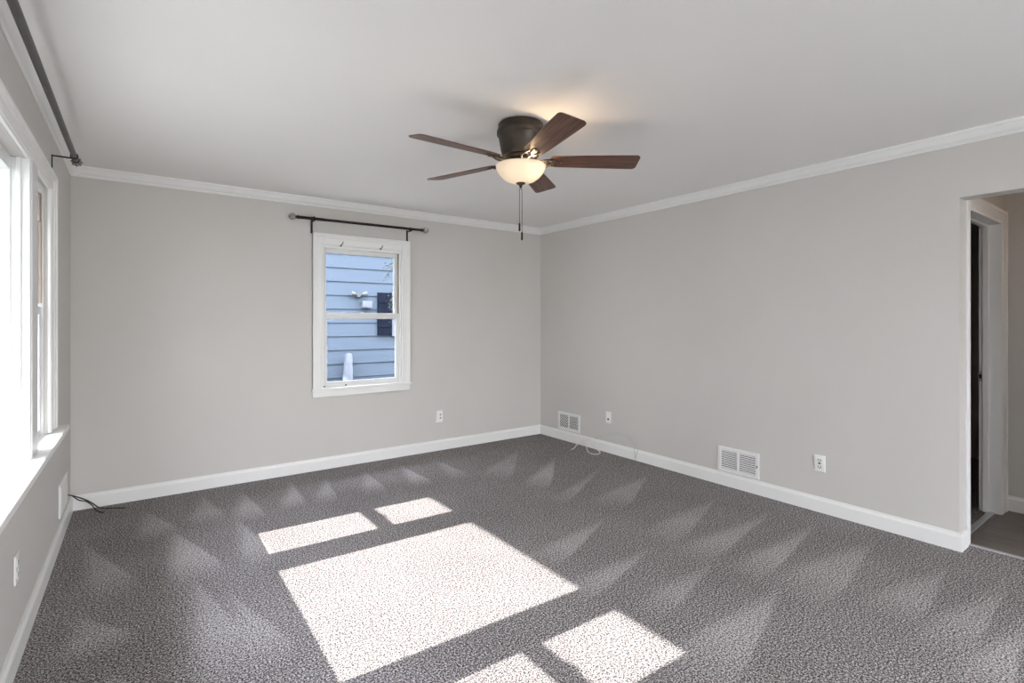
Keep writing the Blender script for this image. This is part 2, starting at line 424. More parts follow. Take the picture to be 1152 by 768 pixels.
# window_1: wide fixed picture window in the left wall
y0, y1 = 1.925, 3.005
w = struct_empty('window_1')
obj('window_frame', ring(B(), 'x', XL - .115, XL - .045, y0 - .03, y1 + .03, WZ0 - .03, WZ1, .045, .06, .038), M['vinyl'], w)
obj('window_pane', pane('x', XL - .085, y0, y1, WZ0 - .0, WZ1 - .05), M['glass'], w)
def double_hung_left(name, a0, a1):
    w = struct_empty(name)
    obj('window_frame', ring(B(), 'x', XL - .115, XL - .012, a0, a1, WZ0 - .03, WZ1, .020, .03, .035), M['vinyl'], w)
    u = obj('upper_sash', ring(B(), 'x', XL - .090, XL - .058, a0 + .018, a1 - .018, 1.378, WZ1 - .028, .035, .04, .040), M['tan'], w)
    u['label'] = 'tan upper sash'
    obj('window_pane', pane('x', XL - .074, a0 + .045, a1 - .045, 1.41, WZ1 - .06), M['glass'], u)
    l = obj('lower_sash', ring(B(), 'x', XL - .056, XL - .024, a0 + .018, a1 - .018, WZ0 + .004, 1.418, .035, .040, .040), M['vinyl'], w)
    obj('window_pane', pane('x', XL - .040, a0 + .045, a1 - .045, WZ0 + .035, 1.385), M['glass'], l)
    obj('sash_lock', bx((XL - .052, (a0 + a1) / 2 - .03, 1.418), (XL - .024, (a0 + a1) / 2 + .03, 1.432), .004), M['chrome'], w)
    j = B()
    for yy, sgn in ((a1 - .022, -1),):
        add_box(j, (XL - .056, yy - .012, 1.435), (XL - .020, yy, WZ1 - .035), .002)
        add_box(j, (XL - .040, yy - .018, 1.435), (XL - .034, yy - .010, WZ1 - .035), .001)
    o = obj('jamb_liner', j, M['tan'], w); o['label'] = 'tan jamb liner'
    o = obj('balance_cover', bx((XL - .054, a1 - .060, 1.86), (XL - .022, a1 - .034, 2.00), .002), M['tan'], w); o['label'] = 'tan balance cover'
double_hung_left('window_2', 3.185, 3.645)
double_hung_left('window_3', 1.27, 1.755)
# mullion posts between the units, casing, stool
def post(name, a0, a1):
    bm = bx((XL - .118, a0, WZ0 - .03), (XL + .016, a1, WZ1), .003)
    for s in (a0, a1):   # stop beads on each side
        add_box(bm, (XL - .030, s - .010, WZ0 - .03), (XL - .012, s + .010, WZ1), .003)
    add_box(bm, (XL + .014, a0 + .02, WZ0), (XL + .020, a1 - .02, WZ1), .002)
    struct(name, bm, M['vinyl'])
post('trim_3', 3.000, 3.190); post('trim_4', 1.750, 1.930)
# casing: profiled boards mitred round the wide opening (layers step back towards the opening)
bm = B()
def casing(bm, axis, dwall, sgn, a0, a1, z0, z1, w, wt, legs_to):
    lay = [(0.0, 1.0, .014), (.62, 1.0, .020), (.80, 1.0, .027), (0.10, .18, .018)]
    for f0, f1, th in lay:
        p0, p1 = (dwall, dwall + sgn * th)
        def b(u0, u1, q0, q1):
            if axis == 'x': add_box(bm, (p0, u0, q0), (p1, u1, q1), .0025)
            else: add_box(bm, (u0, p0, q0), (u1, p1, q1), .0025)
        b(a0 - w * f1, a0 - w * f0, legs_to, z1 + wt * f1)
        b(a1 + w * f0, a1 + w * f1, legs_to, z1 + wt * f1)
        b(a0 - w * f0, a1 + w * f0, z1 + wt * f0, z1 + wt * f1)
casing(bm, 'x', XL, 1, WY0, WY1, WZ0, WZ1, .175, .100, WZ0 + .012)
struct('trim_5', bm, M['trim'])
bm = bx((XL - .105, WY0 - .01, WZ0 - .028), (XL, WY1 + .0, WZ0 + .010), .0)
add_box(bm, (XL - .004, WY0 - .28, WZ0 - .022), (-.330, WY1 + .275, WZ0 + .010), .006, 2)
struct('trim_6', bm, M['trim'])

# window_4: double-hung window in the back wall
w = struct_empty('window_4')
def rb(*a_, **k): return ring(B(), 'y', *a_, **k)
obj('window_frame', rb(YB + .004, YB + .125, BX0, BX1, BZ0, BZ1, .016, .022, .020), M['trim'], w)
u = obj('upper_sash', rb(YB + .058, YB + .092, BX0 + .014, BX1 - .014, 1.378, BZ1 - .020, .036, .040, .042), M['vinyl'], w)
obj('window_pane', pane('y', YB + .076, BX0 + .045, BX1 - .045, 1.412, BZ1 - .055), M['glass'], u)
l = obj('lower_sash', rb(YB + .018, YB + .052, BX0 + .014, BX1 - .014, BZ0 + .018, 1.412, .036, .050, .046), M['vinyl'], w)
obj('window_pane', pane('y', YB + .035, BX0 + .045, BX1 - .045, BZ0 + .055, 1.37), M['glass'], l)
sl = add_lathe(B(), [(0, 0), (.016, 0), (.016, .006), (.008, .012), (0, .012)], 16, ((BX0 + BX1) / 2, YB + .035, 1.412)); add_box(sl, ((BX0 + BX1) / 2 - .03, YB + .028, 1.412), ((BX0 + BX1) / 2 + .01, YB + .040, 1.420), .002)
obj('sash_lock', sl, M['vinyl'], w)
j = B(); add_box(j, (BX1 - .022, YB + .020, 1.415), (BX1 - .014, YB + .030, BZ1 - .02)); add_box(j, (BX1 - .022, YB + .042, 1.415), (BX1 - .014, YB + .050, BZ1 - .02)); add_box(j, (BX0 + .014, YB + .030, 1.415), (BX0 + .022, YB + .040, BZ1 - .02))
o = obj('jamb_liner', j, M['tan'], w); o['label'] = 'tan jamb liner'
for xx, nme in ((BX0 + .022, 'screw'), (1.555, 'screw')):
    obj(nme, bx((xx - .006, YB + .006, BZ0 + .020), (xx + .006, YB + .017, BZ0 + .032), .002), M['slot'], w)
bm = B(); casing(bm, 'y', YB, -1, BX0, BX1, BZ0, BZ1, .086, .105, BZ0 + .012)
struct('trim_7', bm, M['trim'])
bm = bx((BX0 - .095, YB - .030, BZ0 - .008), (BX1 + .095, YB + .02, BZ0 + .014), .004, 2)
add_box(bm, (BX0 - .086, YB - .016, BZ0 - .066), (BX1 + .086, YB + .0, BZ0 - .008), .003); add_box(bm, (BX0 - .086, YB - .020, BZ0 - .066), (BX1 + .086, YB + .0, BZ0 - .052), .003)
struct('trim_8', bm, M['trim'])

# fill_window: wide window added behind the camera to let in fill daylight
w = struct_empty('fill_window')
obj('window_frame', ring(B(), 'y', YS - .12, YS + .02, SX0, SX1, SZ0, SZ1, .05), M['vinyl'], w)  # frame of the added fill window
obj('fill_window_mullion', bx(((SX0 + SX1) / 2 - .03, YS - .1, SZ0 + .05), ((SX0 + SX1) / 2 + .03, YS, SZ1 - .05)), M['vinyl'], w)
obj('window_pane', pane('y', YS - .06, SX0 + .04, SX1 - .04, SZ0 + .04, SZ1 - .04), M['glass'], w)  # pane of the added fill window

# ------------------------------------------------------------------ hall door frame
d = struct_empty('door_1')
bm = B()
for a, b in (((DX0 - .055, .885, 0), (DX0, .90, DZ + .075)), ((DX1 + .01, .885, 0), (XH - .045, .90, DZ + .075)), ((DX0, .885, DZ + .004), (DX1 + .01, .90, DZ + .075))):
    add_box(bm, a, b, .003)
add_box(bm, (XH - .065, .879, 0), (XH - .045, .90, DZ + .085), .003); add_box(bm, (DX0 - .055, .879, DZ + .068), (XH - .045, .90, DZ + .085), .003)
obj('door_casing', bm, M['trim'], d)
bm = B()
add_box(bm, (DX1 - .004, .888, 0), (DX1 + .02, 1.010, DZ + .004), .002); add_box(bm, (DX1 - .018, .955, 0), (DX1 - .004, .990, DZ), .003)
add_box(bm, (DX0 - .02, .888, 0), (DX0 + .006, 1.010, DZ + .004), .002)
add_box(bm, (DX0, .888, DZ - .012), (DX1, 1.010, DZ + .01), .002); add_box(bm, (DX0, .955, DZ - .026), (DX1, .990, DZ - .012), .003)
obj('door_jamb', bm, M['trim'], d)
bm = bx((DX1 - .010, .990, .915), (DX1 - .002, 1.012, .985), .003)
s = obj('strike_plate', bm, M['chrome'], d)
obj('latch_hole', bx((DX1 - .012,   .994, .935), (DX1 - .009, 1.007, .965), .001), M['slot'], s)

# ------------------------------------------------------------------ ceiling fan
FC = Vector((1.725, 2.298, H))
fan = thing('ceiling_fan', 'dark bronze flush-mount ceiling fan with walnut blades and lit frosted bowl', 'ceiling fan', FC)
def fpart(name, bm, m, parent=fan, smooth=True, loc=(0, 0, 0)):
    return obj(name, bm, m, parent, smooth, loc)
house = fpart('motor_housing', add_lathe(B(), [(0, 0), (.122, 0), (.126, -.004), (.127, -.030), (.131, -.034), (.134, -.042), (.134, -.060), (.130, -.066), (.126, -.070), (.123, -.078), (.118, -.110), (.112, -.145), (.105, -.172), (.099, -.178), (.030, -.180), (0, -.180)], 56), M['bronze'])
hb = add_lathe(B(), [(0, -.178), (.084, -.178), (.088, -.182), (.088, -.192), (.080, -.197), (.0, -.197)], 48)
for k in range(10):
    a_ = k * PI / 5; c_, s_ = math.cos(a_), math.sin(a_)
    add_lathe(hb, [(0, -.176), (.006, -.176), (.006, -.200), (0, -.202)], 8, (.072 * c_, .072 * s_, 0))
fpart('flywheel', hb, M['bronze'])
fit = add_lathe(B(), [(0, -.190), (.042, -.192), (.046, -.197), (.050, -.206), (.068, -.216), (.078, -.224), (.080, -.231), (.074, -.235), (0, -.235)], 40)
fpart('light_fitter', fit, M['bronze'])
fr_ = fpart('fitter_ring', add_lathe(B(), [(.079, -.226), (.083, -.229), (.083, -.234), (.078, -.236)], 40), M['brass']); fr_['label'] = 'brass edge ring'
# blades
def blade_mesh():
    bm = B(); out = [(.175, -.050), (.20, -.056), (.40, -.065), (.60, -.0715), (.640, -.0715), (.652, -.066), (.660, -.052),
                     (.660, .052), (.652, .066), (.640, .0715), (.60, .0715), (.40, .065), (.20, .056), (.175, .050), (.165, .030), (.165, -.030)]
    lo = [bm.verts.new((x, y, -.003)) for x, y in out]; hi = [bm.verts.new((x, y, .003)) for x, y in out]
    bm.faces.new(lo[::-1]); bm.faces.new(hi)
    for k in range(len(out)): bm.faces.new((lo[k], lo[(k + 1) % len(out)], hi[(k + 1) % len(out)], hi[k]))
    return bm
def iron_mesh():
    bm = B()
    # two bowed arms from the flywheel out to the blade and a cross plate under the blade
    for s in (-1, 1):
        add_tube(bm, catmull([(.070, s * .012, -.004), (.100, s * .030, -.016), (.135, s * .040, -.014), (.170, s * .030, -.007), (.205, s * .026, -.006)], 5), .0050, 8)
    add_tube(bm, [(.070, 0, -.004), (.110, 0, -.014), (.150, 0, -.010)], .006, 8)
    add_box(bm, (.140, -.036, -.0085), (.162, .036, -.0035), .002)
    add_box(bm, (.150, -.012, -.0085), (.235, .012, -.0035), .002)
    add_box(bm, (.060, -.020, -.008), (.090, .020, -.001), .002)
    return bm
screw_at = [(.225, 0), (.185, .026), (.185, -.026)]
def screw_mesh(p): return add_lathe(B(), [(0, -.0115), (.005, -.0105), (.006, -.0085), (.006, -.003), (0, -.003)], 10, (p[0], p[1], 0))
bang = [181.8, 109.8, 37.8, -34.2, -106.2]
b0 = i0 = s0 = None
for k, ang in enumerate(bang):
    rot = Matrix.Rotation(math.radians(ang), 4, 'Z') @ Matrix.Rotation(math.radians(-12), 4, 'X')
    if k == 0:
        b0 = obj('fan_blade', blade_mesh(), M['walnut'], fan, False, (0, 0, 0))
        i0 = obj('blade_iron', iron_mesh(), M['bronze'], fan, True, (0, 0, 0)); s0 = [obj('screw', screw_mesh(p), M['brass'], i0, True, (0, 0, 0)) for p in screw_at]
        bl, ir = b0, i0
    else:
        bl = b0.copy(); COL.objects.link(bl); bl.parent = fan
        ir = i0.copy(); COL.objects.link(ir); ir.parent = fan
        for q in s0:
            sc_ = q.copy(); COL.objects.link(sc_); sc_.parent = ir
    for o in (bl, ir): o.matrix_local = Matrix.Translation((0, 0, -.205)) @ rot
# frosted bowl (open at the rim) with finial and chains
prof_o = [(.1405, -.232), (.1395, -.240), (.134, -.256), (.122, -.276), (.104, -.296), (.080, -.313), (.050, -.324), (.012, -.328)]
prof_i = [(.010, -.324), (.049, -.320), (.078, -.309), (.101, -.293), (.118, -.274), (.130, -.255), (.1355, -.240), (.1365, -.232), (.1405, -.232)]
bowl = fpart('glass_bowl', add_lathe(B(), prof_o + prof_i, 56), M['bowl'], smooth='all'); bowl['label'] = 'frosted glass bowl lit from inside'
fpart('finial', add_lathe(B(), [(0, -.320), (.022, -.322), (.026, -.327), (.024, -.332), (.014, -.337), (.008, -.342), (.008, -.350), (.004, -.354), (0, -.355)], 24), M['bronze'])
RIGHT = Vector((math.cos(YAW), -math.sin(YAW), 0)); FWD = Vector((math.sin(YAW), math.cos(YAW), 0))
bp_ = RIGHT * .060 - FWD * .045
bl_ = fpart('light_bulb', add_lathe(B(), [(0, -.276), (.010, -.274), (.017, -.267), (.019, -.258), (.017, -.249), (.011, -.240), (.009, -.228), (0, -.226)], 20, (bp_.x, bp_.y, 0)), M['bulb'], smooth='all'); bl_['label'] = 'glowing warm bulb'
for dx, z1_, nme in ((.0085, -.600, 0), (-.0085, -.550, 1)):
    o_ = RIGHT * dx * .8
    ch = add_tube(B(), [(o_.x * .2, o_.y * .2, -.352), (o_.x, o_.y, -.37), (o_.x, o_.y, z1_)], .0013, 6)
    for q in range(60):
        zz = -.36 - q * (abs(z1_) - .36) / 60
        add_lathe(ch, [(0, zz + .0018), (.0021, zz), (0, zz - .0018)], 6, (o_.x, o_.y, 0))
    c_ = fpart('pull_chain', ch, M['bronze'], smooth=False)
    fpart('chain_fob', add_lathe(B(), [(0, z1_ + .002), (.0035, z1_), (.0055, z1_ - .006), (.0058, z1_ - .040), (.004, z1_ - .046), (0, z1_ - .047)], 12, (o_.x, o_.y, 0)), M['black'], c_)

# ------------------------------------------------------------------ curtain rods
def finial_ball(bmw, c, axis, r=.029):
    """wire cage: eight meridians round the rod axis"""
    for k in range(8):
        a_ = k * PI / 4; pts = []
        for q in range(9):
            th = PI * q / 8; rad = r * math.sin(th); al = -r * math.cos(th)
            u, v = rad * math.cos(a_), rad * math.sin(a_)
            pts.append((c[0] + al, c[1] + u, c[2] + v) if axis == 'X' else (c[0] + u, c[1] + al, c[2] + v))
        add_tube(bmw, pts, .0013, 5)
    return bmw
def curtain_rod(name, label, axis, p0, p1, wall, brk, r, mpole):
    """p0/p1 pole ends, wall = wall coordinate, brk = bracket positions along the pole"""
    t = thing(name, label, 'curtain rod', p0)
    L = Vector(p0); P0, P1 = Vector(p0), Vector(p1); mid = P0.lerp(P1, .2)
    bm = add_tube(B(), [P0, P1], r, 16); add_tube(bm, [P0, mid], r * 1.1, 16)
    obj('pole', bm, mpole, t, True)
    for e_, s in ((P0, -1), (P1, 1)):
        dv = Vector((s, 0, 0)) if axis == 'X' else Vector((0, s, 0))
        cb = B(); c = e_ + dv * .042
        add_tube(cb, [e_ - dv * .006, e_ + dv * .004, e_ + dv * .005, e_ + dv * .014], [r * 1.35, r * 1.35, r * .9, r * 1.1], 16)
        f = obj('finial', finial_ball(cb, c, axis), M['black'], t)
        gb = bmesh.ops.create_icosphere; g = B(); gb(g, subdivisions=3, radius=.0245); bmesh.ops.translate(g, vec=c, verts=g.verts[:])
        q = obj('crystal_ball', g, M['glassball'], f, 'all'); q['label'] = 'clear crystal ball'
    for b in brk:
        bm = B()
        if axis == 'Y':
            x, z = P0.x, P0.z
            add_box(bm, (wall, b - .007, z - .095), (wall + .005, b + .007, z - .008), .001)
            add_box(bm, (wall, b - .006, z - .016), (x + .004, b + .006, z - .009), .001)
            add_tube(bm, [(x, b - .009, z), (x, b + .009, z)], r * 1.4, 16); add_box(bm, (x - .004, b - .004, z + .008), (x + .004, b + .004, z + .024), .001)
        else:
            y, z = P0.y, P0.z
            add_box(bm, (b - .009, wall - .005, z - .118), (b + .009, wall, z + .004), .001)
            add_box(bm, (b - .007, y + .004, z - .018), (b + .007, wall, z - .010), .001)
            add_tube(bm, [(b - .011, y, z), (b + .011, y, z)], r * 1.4, 16); add_box(bm, (b - .004, y - .004, z + .008), (b + .004, y + .004, z + .022), .001)
        obj('bracket', bm, M['black'], t)
    return t
curtain_rod('curtain_rod', 'long dark grey curtain rod mounted above the wide left-wall windows', 'Y', (-.300, 1.02, 2.272), (-.300, 3.885, 2.272), XL, (1.13, 3.80), .0135, M['graphite'])
curtain_rod('curtain_rod', 'short black curtain rod above the small back-wall window', 'X', (1.105, 4.690, 2.242), (2.285, 4.690, 2.250), YB, (1.243, 2.160), .0120, M['black'])
for px_, lab in ((1.500, 'left small grey hook on the head of the back window'), (1.880, 'right small grey hook on the head of the back window')):
    bm = add_tube(B(), [(px_, YB - .001, 2.000), (px_, YB - .016, 2.003), (px_ + .010, YB - .022, 2.018), (px_ + .014, YB - .020, 2.036)], [.006, .006, .0055, .004], 8)
    add_lathe(bm, [(0, -.004), (.011, -.004), (.011, .004), (0, .004)], 14, (px_, YB - .003, 2.0), 'Y')
    bmesh.ops.translate(bm, vec=(0, -.012, .035), verts=bm.verts[:])
    tag(obj('curtain_hook', bm, mat('grey_hook_metal', (.28, .28, .27), .6), None, True), lab, 'hook', 'hooks on the back window head')

# ------------------------------------------------------------------ wall plates and vents
def plate_frame(axis):  # maps (u along wall, w out of wall, v up) to world
    if axis == 'right': return lambda u, w, v: (XR - w, u, v)
    if axis == 'left': return lambda u, w, v: (XL + w, u, v)
    return lambda u, w, v: (u, YB - w, v)
def pbox(bm, f, a, b, bev=0): return add_box(bm, f(*a), f(*b), bev)
def outlet(axis, u, v, label, kind='duplex'):
    f = plate_frame(axis); t = thing('wall_outlet', label, 'outlet', f(u, 0, v - .057))
    obj('cover_plate', pbox(B(), f, (u - .036, 0, v - .058), (u + .036, .006, v + .058), .002), M['plastic'], t)
    if kind == 'duplex':
        for s in (-1, 1):
            rc_ = obj('receptacle', pbox(B(), f, (u - .017, .005, v + s * .024 - .0145), (u + .017, .0085, v + s * .024 + .0145), .003), M['plastic'], t)
            bm = B()
            for du in (-.007, .007): pbox(bm, f, (u + du - .0013, .008, v + s * .024 - .002), (u + du + .0013, .0092, v + s * .024 + .008))
            pbox(bm, f, (u - .0028, .008, v + s * .024 - .010), (u + .0028, .0092, v + s * .024 - .0045))
            obj('slot', bm, M['slot'], rc_)
        obj('screw', pbox(B(), f, (u - .003, .005, v - .003), (u + .003, .0078, v + .003), .001), M['chrome'], t)
    elif kind == 'gfci':
        rc_ = obj('receptacle', pbox(B(), f, (u - .017, .005, v - .034), (u + .017, .009, v + .034), .002), M['plastic'], t)
        bm = B()
        for s in (-1, 1):
            for du in (-.008, .008): pbox(bm, f, (u + du - .002, .008, v + s * .022 - .005), (u + du + .002, .0102, v + s * .022 + .006))
            pbox(bm, f, (u - .003, .008, v + s * .022 - .013), (u + .003, .0102, v + s * .022 - .007))
        pbox(bm, f, (u - .008, .008, v - .005), (u + .008, .0105, v + .005))
        obj('slot', bm, M['slot'], rc_)
    elif kind == 'coax':
        obj('jack', add_lathe(B(), [(0, .005), (.0085, .005), (.0085, .012), (.005, .014), (.005, .020), (0, .020)], 12, f(u, 0, v - .015), 'X') if False else pbox(B(), f, (u - .010, .005, v - .027), (u + .010, .014, v - .007), .004), M['duct'], t)
        obj('jack', pbox(B(), f, (u - .008, .005, v + .010), (u + .008, .008, v + .026), .002), M['plastic'], t)
    elif kind == 'plugged':
        rc_ = obj('receptacle', pbox(B(), f, (u - .006, .005, v - .034), (u + .024, .0085, v + .034), .002), M['plastic'], t)
        bm = B()
        for s in (-1, 1): pbox(bm, f, (u + .002, .008, v + s * .017 - .008), (u + .016, .0095, v + s * .017 + .006), .001)
        obj('slot', bm, M['duct'], rc_)
        obj('cover_lip', pbox(B(), f, (u - .048, 0, v - .060), (u + .034, .012, v - .050), .002), M['plastic'], t)
    return t
outlet('right', 1.656, .342, 'white outlet right of the wide slatted vent on the right wall', 'gfci')
outlet('right', 3.667, .358, 'white jack plate above the white cables on the right wall', 'coax')
outlet('back', 2.522, .353, 'white outlet low on the back wall, right of the window', 'plugged')
outlet('left', 2.785, .368, 'white outlet low on the left wall below the wide sill', 'duplex')

def vent(u0, u1, v0, v1, label, style):
    f = plate_frame('right'); t = thing('return_vent', label, 'vent', f((u0 + u1) / 2, 0, v0))
    fw = .027; um = (u0 + u1) / 2
    bm = B(); pbox(bm, f, (u0 + .012, 0.0005, v0 + .012), (u1 - .012, .0035, v1 - .012)); obj('backing', bm, M['duct'], t)
    bm = B()
    pbox(bm, f, (u0, 0, v0), (u0 + fw, .011, v1), .002); pbox(bm, f, (u1 - fw, 0, v0), (u1, .011, v1), .002)
    pbox(bm, f, (u0 + fw, 0, v0), (u1 - fw, .011, v0 + fw), .002); pbox(bm, f, (u0 + fw, 0, v1 - fw), (u1 - fw, .011, v1), .002)
    pbox(bm, f, (um - .009, 0, v0 + fw), (um + .009, .010, v1 - fw), .001)
    obj('frame', bm, M['grille'], t)
    for a_, b_ in ((u0 + fw, um - .009), (um + .009, u1 - fw)):
        bm = B()
        if style == 'louvre':
            n = 10
            for k in range(n):
                z = v0 + fw + (k + .5) * (v1 - v0 - 2 * fw) / n; hh = (v1 - v0 - 2 * fw) / n
                vs = [f(a_, .0045, z + hh * .12), f(b_, .0045, z + hh * .12), f(b_, .0095, z - hh * .26), f(a_, .0095, z - hh * .26)]
                q = [bm.verts.new(p) for p in vs]; q2 = [bm.verts.new((Vector(p) + Vector((0, 0, .0022)))) for p in vs]
                bm.faces.new(q); bm.faces.new(q2[::-1])
                for i in range(4): bm.faces.new((q[i], q[(i + 1) % 4], q2[(i + 1) % 4], q2[i]))
            obj('louvre_panel', bm, M['grille'], t)
        else:
            zb, zt = v0 + fw, v1 - fw; W, Hh = b_ - a_, zt - zb; st = .030
            for sgn in (1, -1):
                k = -int(Hh / st) - 2
                while k * st < W + Hh:
                    # diagonal line u = a + k*st + sgn*(z)
                    pts = []
                    for z in (0, Hh):
                        pts.append((k * st + (z if sgn > 0 else Hh - z), z))
                    (ua, za), (ub, zb2) = pts
                    # clip to 0..W
                    t0, t1 = 0.0, 1.0; du = ub - ua
                    for lim, side in ((0, 1), (W, -1)):
                        fa, fb = (ua - lim) * side, (ub - lim) * side
                        if fa < 0 and fb < 0: t0 = 2; break
                        if fa < 0: t0 = max(t0, -fa / (fb - fa))
                        if fb < 0: t1 = min(t1, fa / (fa - fb))
                    if t1 - t0 > .05:
                        A_ = f(a_ + ua + du * t0, .0065, zb + za + (zb2 - za) * t0); B_ = f(a_ + ua + du * t1, .0065, zb + za + (zb2 - za) * t1)
                        add_tube(bm, [A_, B_], .0026, 6)
                    k += 1
            obj('lattice_panel', bm, M['grille'], t)
    if style == 'louvre':
        obj('damper_lever', pbox(B(), f, (u0 + .010, .010, (v0 + v1) / 2 - .012), (u0 + .017, .018, (v0 + v1) / 2 + .006), .001), M['duct'], t)
    return t
vent(4.088, 4.440, .118, .316, 'white vent with diamond lattice near the back corner of right wall', 'lattice')
vent(2.092, 2.438, .116, .315, 'white vent with horizontal louvres, middle of the right wall', 'louvre')
# flat cover on the left wall
f = plate_frame('left')
t = thing('wall_cover_panel', 'plain white cover panel low on the left wall near the corner', 'wall panel', f(4.28, 0, .145))
bm = pbox(B(), f, (4.095, 0, .150), (4.468, .010, .350), .003); pbox(bm, f, (4.120, 0, .172), (4.443, .0125, .328), .002)
obj('cover', bm, M['plastic'], t)
obj('dark_gap_strip', pbox(B(), f, (4.471, 0, .165), (4.489, .007, .240), .002), M['slot'], t)  # black strip stands in for the dark gap beside the cover

# ------------------------------------------------------------------ cables
bm = add_tube(B(), catmull([(XL + .004, 4.486, .190), (-.385, 4.503, .184), (-.365, 4.532, .166), (-.331, 4.575, .134), (-.301, 4.612, .102), (-.268, 4.645, .062), (-.235, 4.655, .024), (-.205, 4.665, .008), (-.165, 4.655, .006), (-.125, 4.625, .006), (-.085, 4.600, .006)], 6), .0040, 8)
add_tube(bm, catmull([(-.365, 4.526, .165), (-.335, 4.562, .122), (-.303, 4.604, .096), (-.272, 4.634, .055), (-.250, 4.62, .020), (-.225, 4.60, .006), (-.200, 4.58, .006)], 6), .0035, 8)
tag(obj('black_cable', bm, M['cord_black'], None, True), 'black cable running from the left wall panel onto the carpet', 'cable')
cw = catmull([(3.628, 3.968, .006), (3.66, 3.962, .010), (3.720, 4.000, .012), (3.790, 4.045, .020), (3.842, 4.050, .030), (3.850, 4.010, .034), (3.835, 3.955, .020), (3.789, 3.898, .008), (3.70, 3.78, .006), (3.69, 3.70, .006), (3.735, 3.672, .006), (3.796, 3.712, .008), (3.840, 3.80, .012), (3.850, 3.86, .05)], 6)
bm = add_tube(B(), cw, .0042, 8)
add_tube(bm, catmull([(3.850, 3.86, .05), (3.852, 3.90, .085), (3.853, 3.97, .075), (3.852, 4.03, .045), (3.848, 4.03, .012)], 6), .0042, 8)
tag(obj('white_cable', bm, M['cord_white'], None, True), 'ivory cable looped on the carpet against the right baseboard', 'cable')
gA = [(3.846, 3.83, .112), (3.845, 3.79, .138), (3.845, 3.722, .165), (3.845, 3.576, .212), (3.845, 3.459, .222), (3.845, 3.368, .195), (3.845, 3.315, .136), (3.843, 3.296, .054), (3.842, 3.288, .006)]
bm = add_tube(B(), catmull(gA, 6), .0030, 8)
add_tube(bm, catmull([(3.845, 3.60, .218), (3.846, 3.45, .238), (3.846, 3.34, .215), (3.846, 3.275, .162), (3.846, 3.262, .113), (3.843, 3.285, .05), (3.842, 3.292, .006)], 6), .0028, 8)
tag(obj('grey_cable', bm, M['cord_grey'], None, True), 'thin pale grey cable arching over the right baseboard below the jack plate', 'cable')

# ------------------------------------------------------------------ hall lamp (above the hall, out of the picture)
hl = thing('flush_ceiling_lamp', 'warm glass flush ceiling lamp in the hall', 'ceiling lamp', (4.5, -.2, H))
obj('lamp_base', add_lathe(B(), [(0, 0), (.15, 0), (.15, -.02), (0, -.02)], 32), M['bronze'], hl, True, (0, 0, 0))
obj('lamp_glass', add_lathe(B(), [(.14, -.02), (.13, -.05), (.09, -.08), (0, -.09)], 32), M['hallglow'], hl, 'all', (0, 0, 0))
ld = bpy.data.lights.new('hall_lamp_light', 'POINT'); ld.energy = 1.5; ld.color = (1.0, .60, .30); ld.shadow_soft_size = .08
lo_ = bpy.data.objects.new('hall_lamp_light', ld); COL.objects.link(lo_); lo_.parent = hl; lo_.location = (0, 0, -.16)

# ------------------------------------------------------------------ outside
struct('ground', bx((-40, -40, -.7), (40, 40, -.5)), M['grass'])
# eave over the left wall
bm = B(); add_box(bm, (XL2 - .64, YS2 - .4, H - .030), (XL2, YB2 + .3, H + .02)); add_box(bm, (XL2 - .66, YS2 - .4, H - .055), (XL2 - .64, YB2 + .3, H + .12))
struct('eave', bm, M['vinyl'])
bm = B()
v = [bm.verts.new(p) for p in ((XL2 - .66, YS2 - .4, 2.57), (6.9, YS2 - .4, 2.57), (6.9, YB2 + .45, 2.57), (XL2 - .66, YB2 + .45, 2.57), (XL2 - .66, 1.6, 4.3), (6.9, 1.6, 4.3))]
for q in ((0, 1, 5, 4), (2, 3, 4, 5), (0, 4, 3), (1, 2, 5), (0, 3, 2, 1)): bm.faces.new([v[i] for i in q])
struct('skyblock_roof', bm, M['roof'])  # unseen roof, added to keep sky light off the neighbouring siding
# unseen house added across the yard to cut low sky and bounce light
bm = B(); add_box(bm, (-20, -30, -.5), (-12, 30, 8.3))
v = [bm.verts.new(p) for p in ((-11.6, -30.4, 8.3), (-11.6, 30.4, 8.3), (-16, 30.4, 10.0), (-16, -30.4, 10.0), (-20.4, -30.4, 8.3), (-20.4, 30.4, 8.3))]
for q in ((0, 1, 2, 3), (3, 2, 5, 4), (0, 3, 4), (1, 5, 2), (0, 4, 5, 1)): bm.faces.new([v[i] for i in q])
struct('skyblock_house', bm, vary(mat('pale_bounce_wall', (.7, .69, .66), .8), (.68, .67, .64), (.74, .73, .70), 2))
# neighbouring house: lap siding
NY = 8.0
nh = thing('neighbor_house', 'pale blue clapboard house seen through the small back window', 'house', (3.0, NY, -.5))
bm = B(); z = -.5; k = 0
course = .2125; base = .679 - course * 6
z = base
while z < 4.4:
    y_b, y_t = NY - .018, NY - .002
    v = [bm.verts.new(p) for p in ((-2, y_b, z), (9, y_b, z), (9, y_t, z + course), (-2, y_t, z + course))]
    bm.faces.new(v)
    v2 = [bm.verts.new(p) for p in ((-2, y_b, z), (9, y_b, z), (9, y_t, z), (-2, y_t, z))]; bm.faces.new(v2[::-1])
    z += course
add_box(bm, (-2, NY, -.5), (9, NY + 3, 4.4))
obj('siding', bm, M['siding'], nh)
bm = B(); add_box(bm, (-2.4, NY - .55, 4.40), (9.4, NY + 3.4, 4.52))
v = [bm.verts.new(p) for p in ((-2.4, NY - .6, 4.5), (9.4, NY - .6, 4.5), (9.4, NY + 1.5, 5.8), (-2.4, NY + 1.5, 5.8), (-2.4, NY + 3.6, 4.5), (9.4, NY + 3.6, 4.5))]
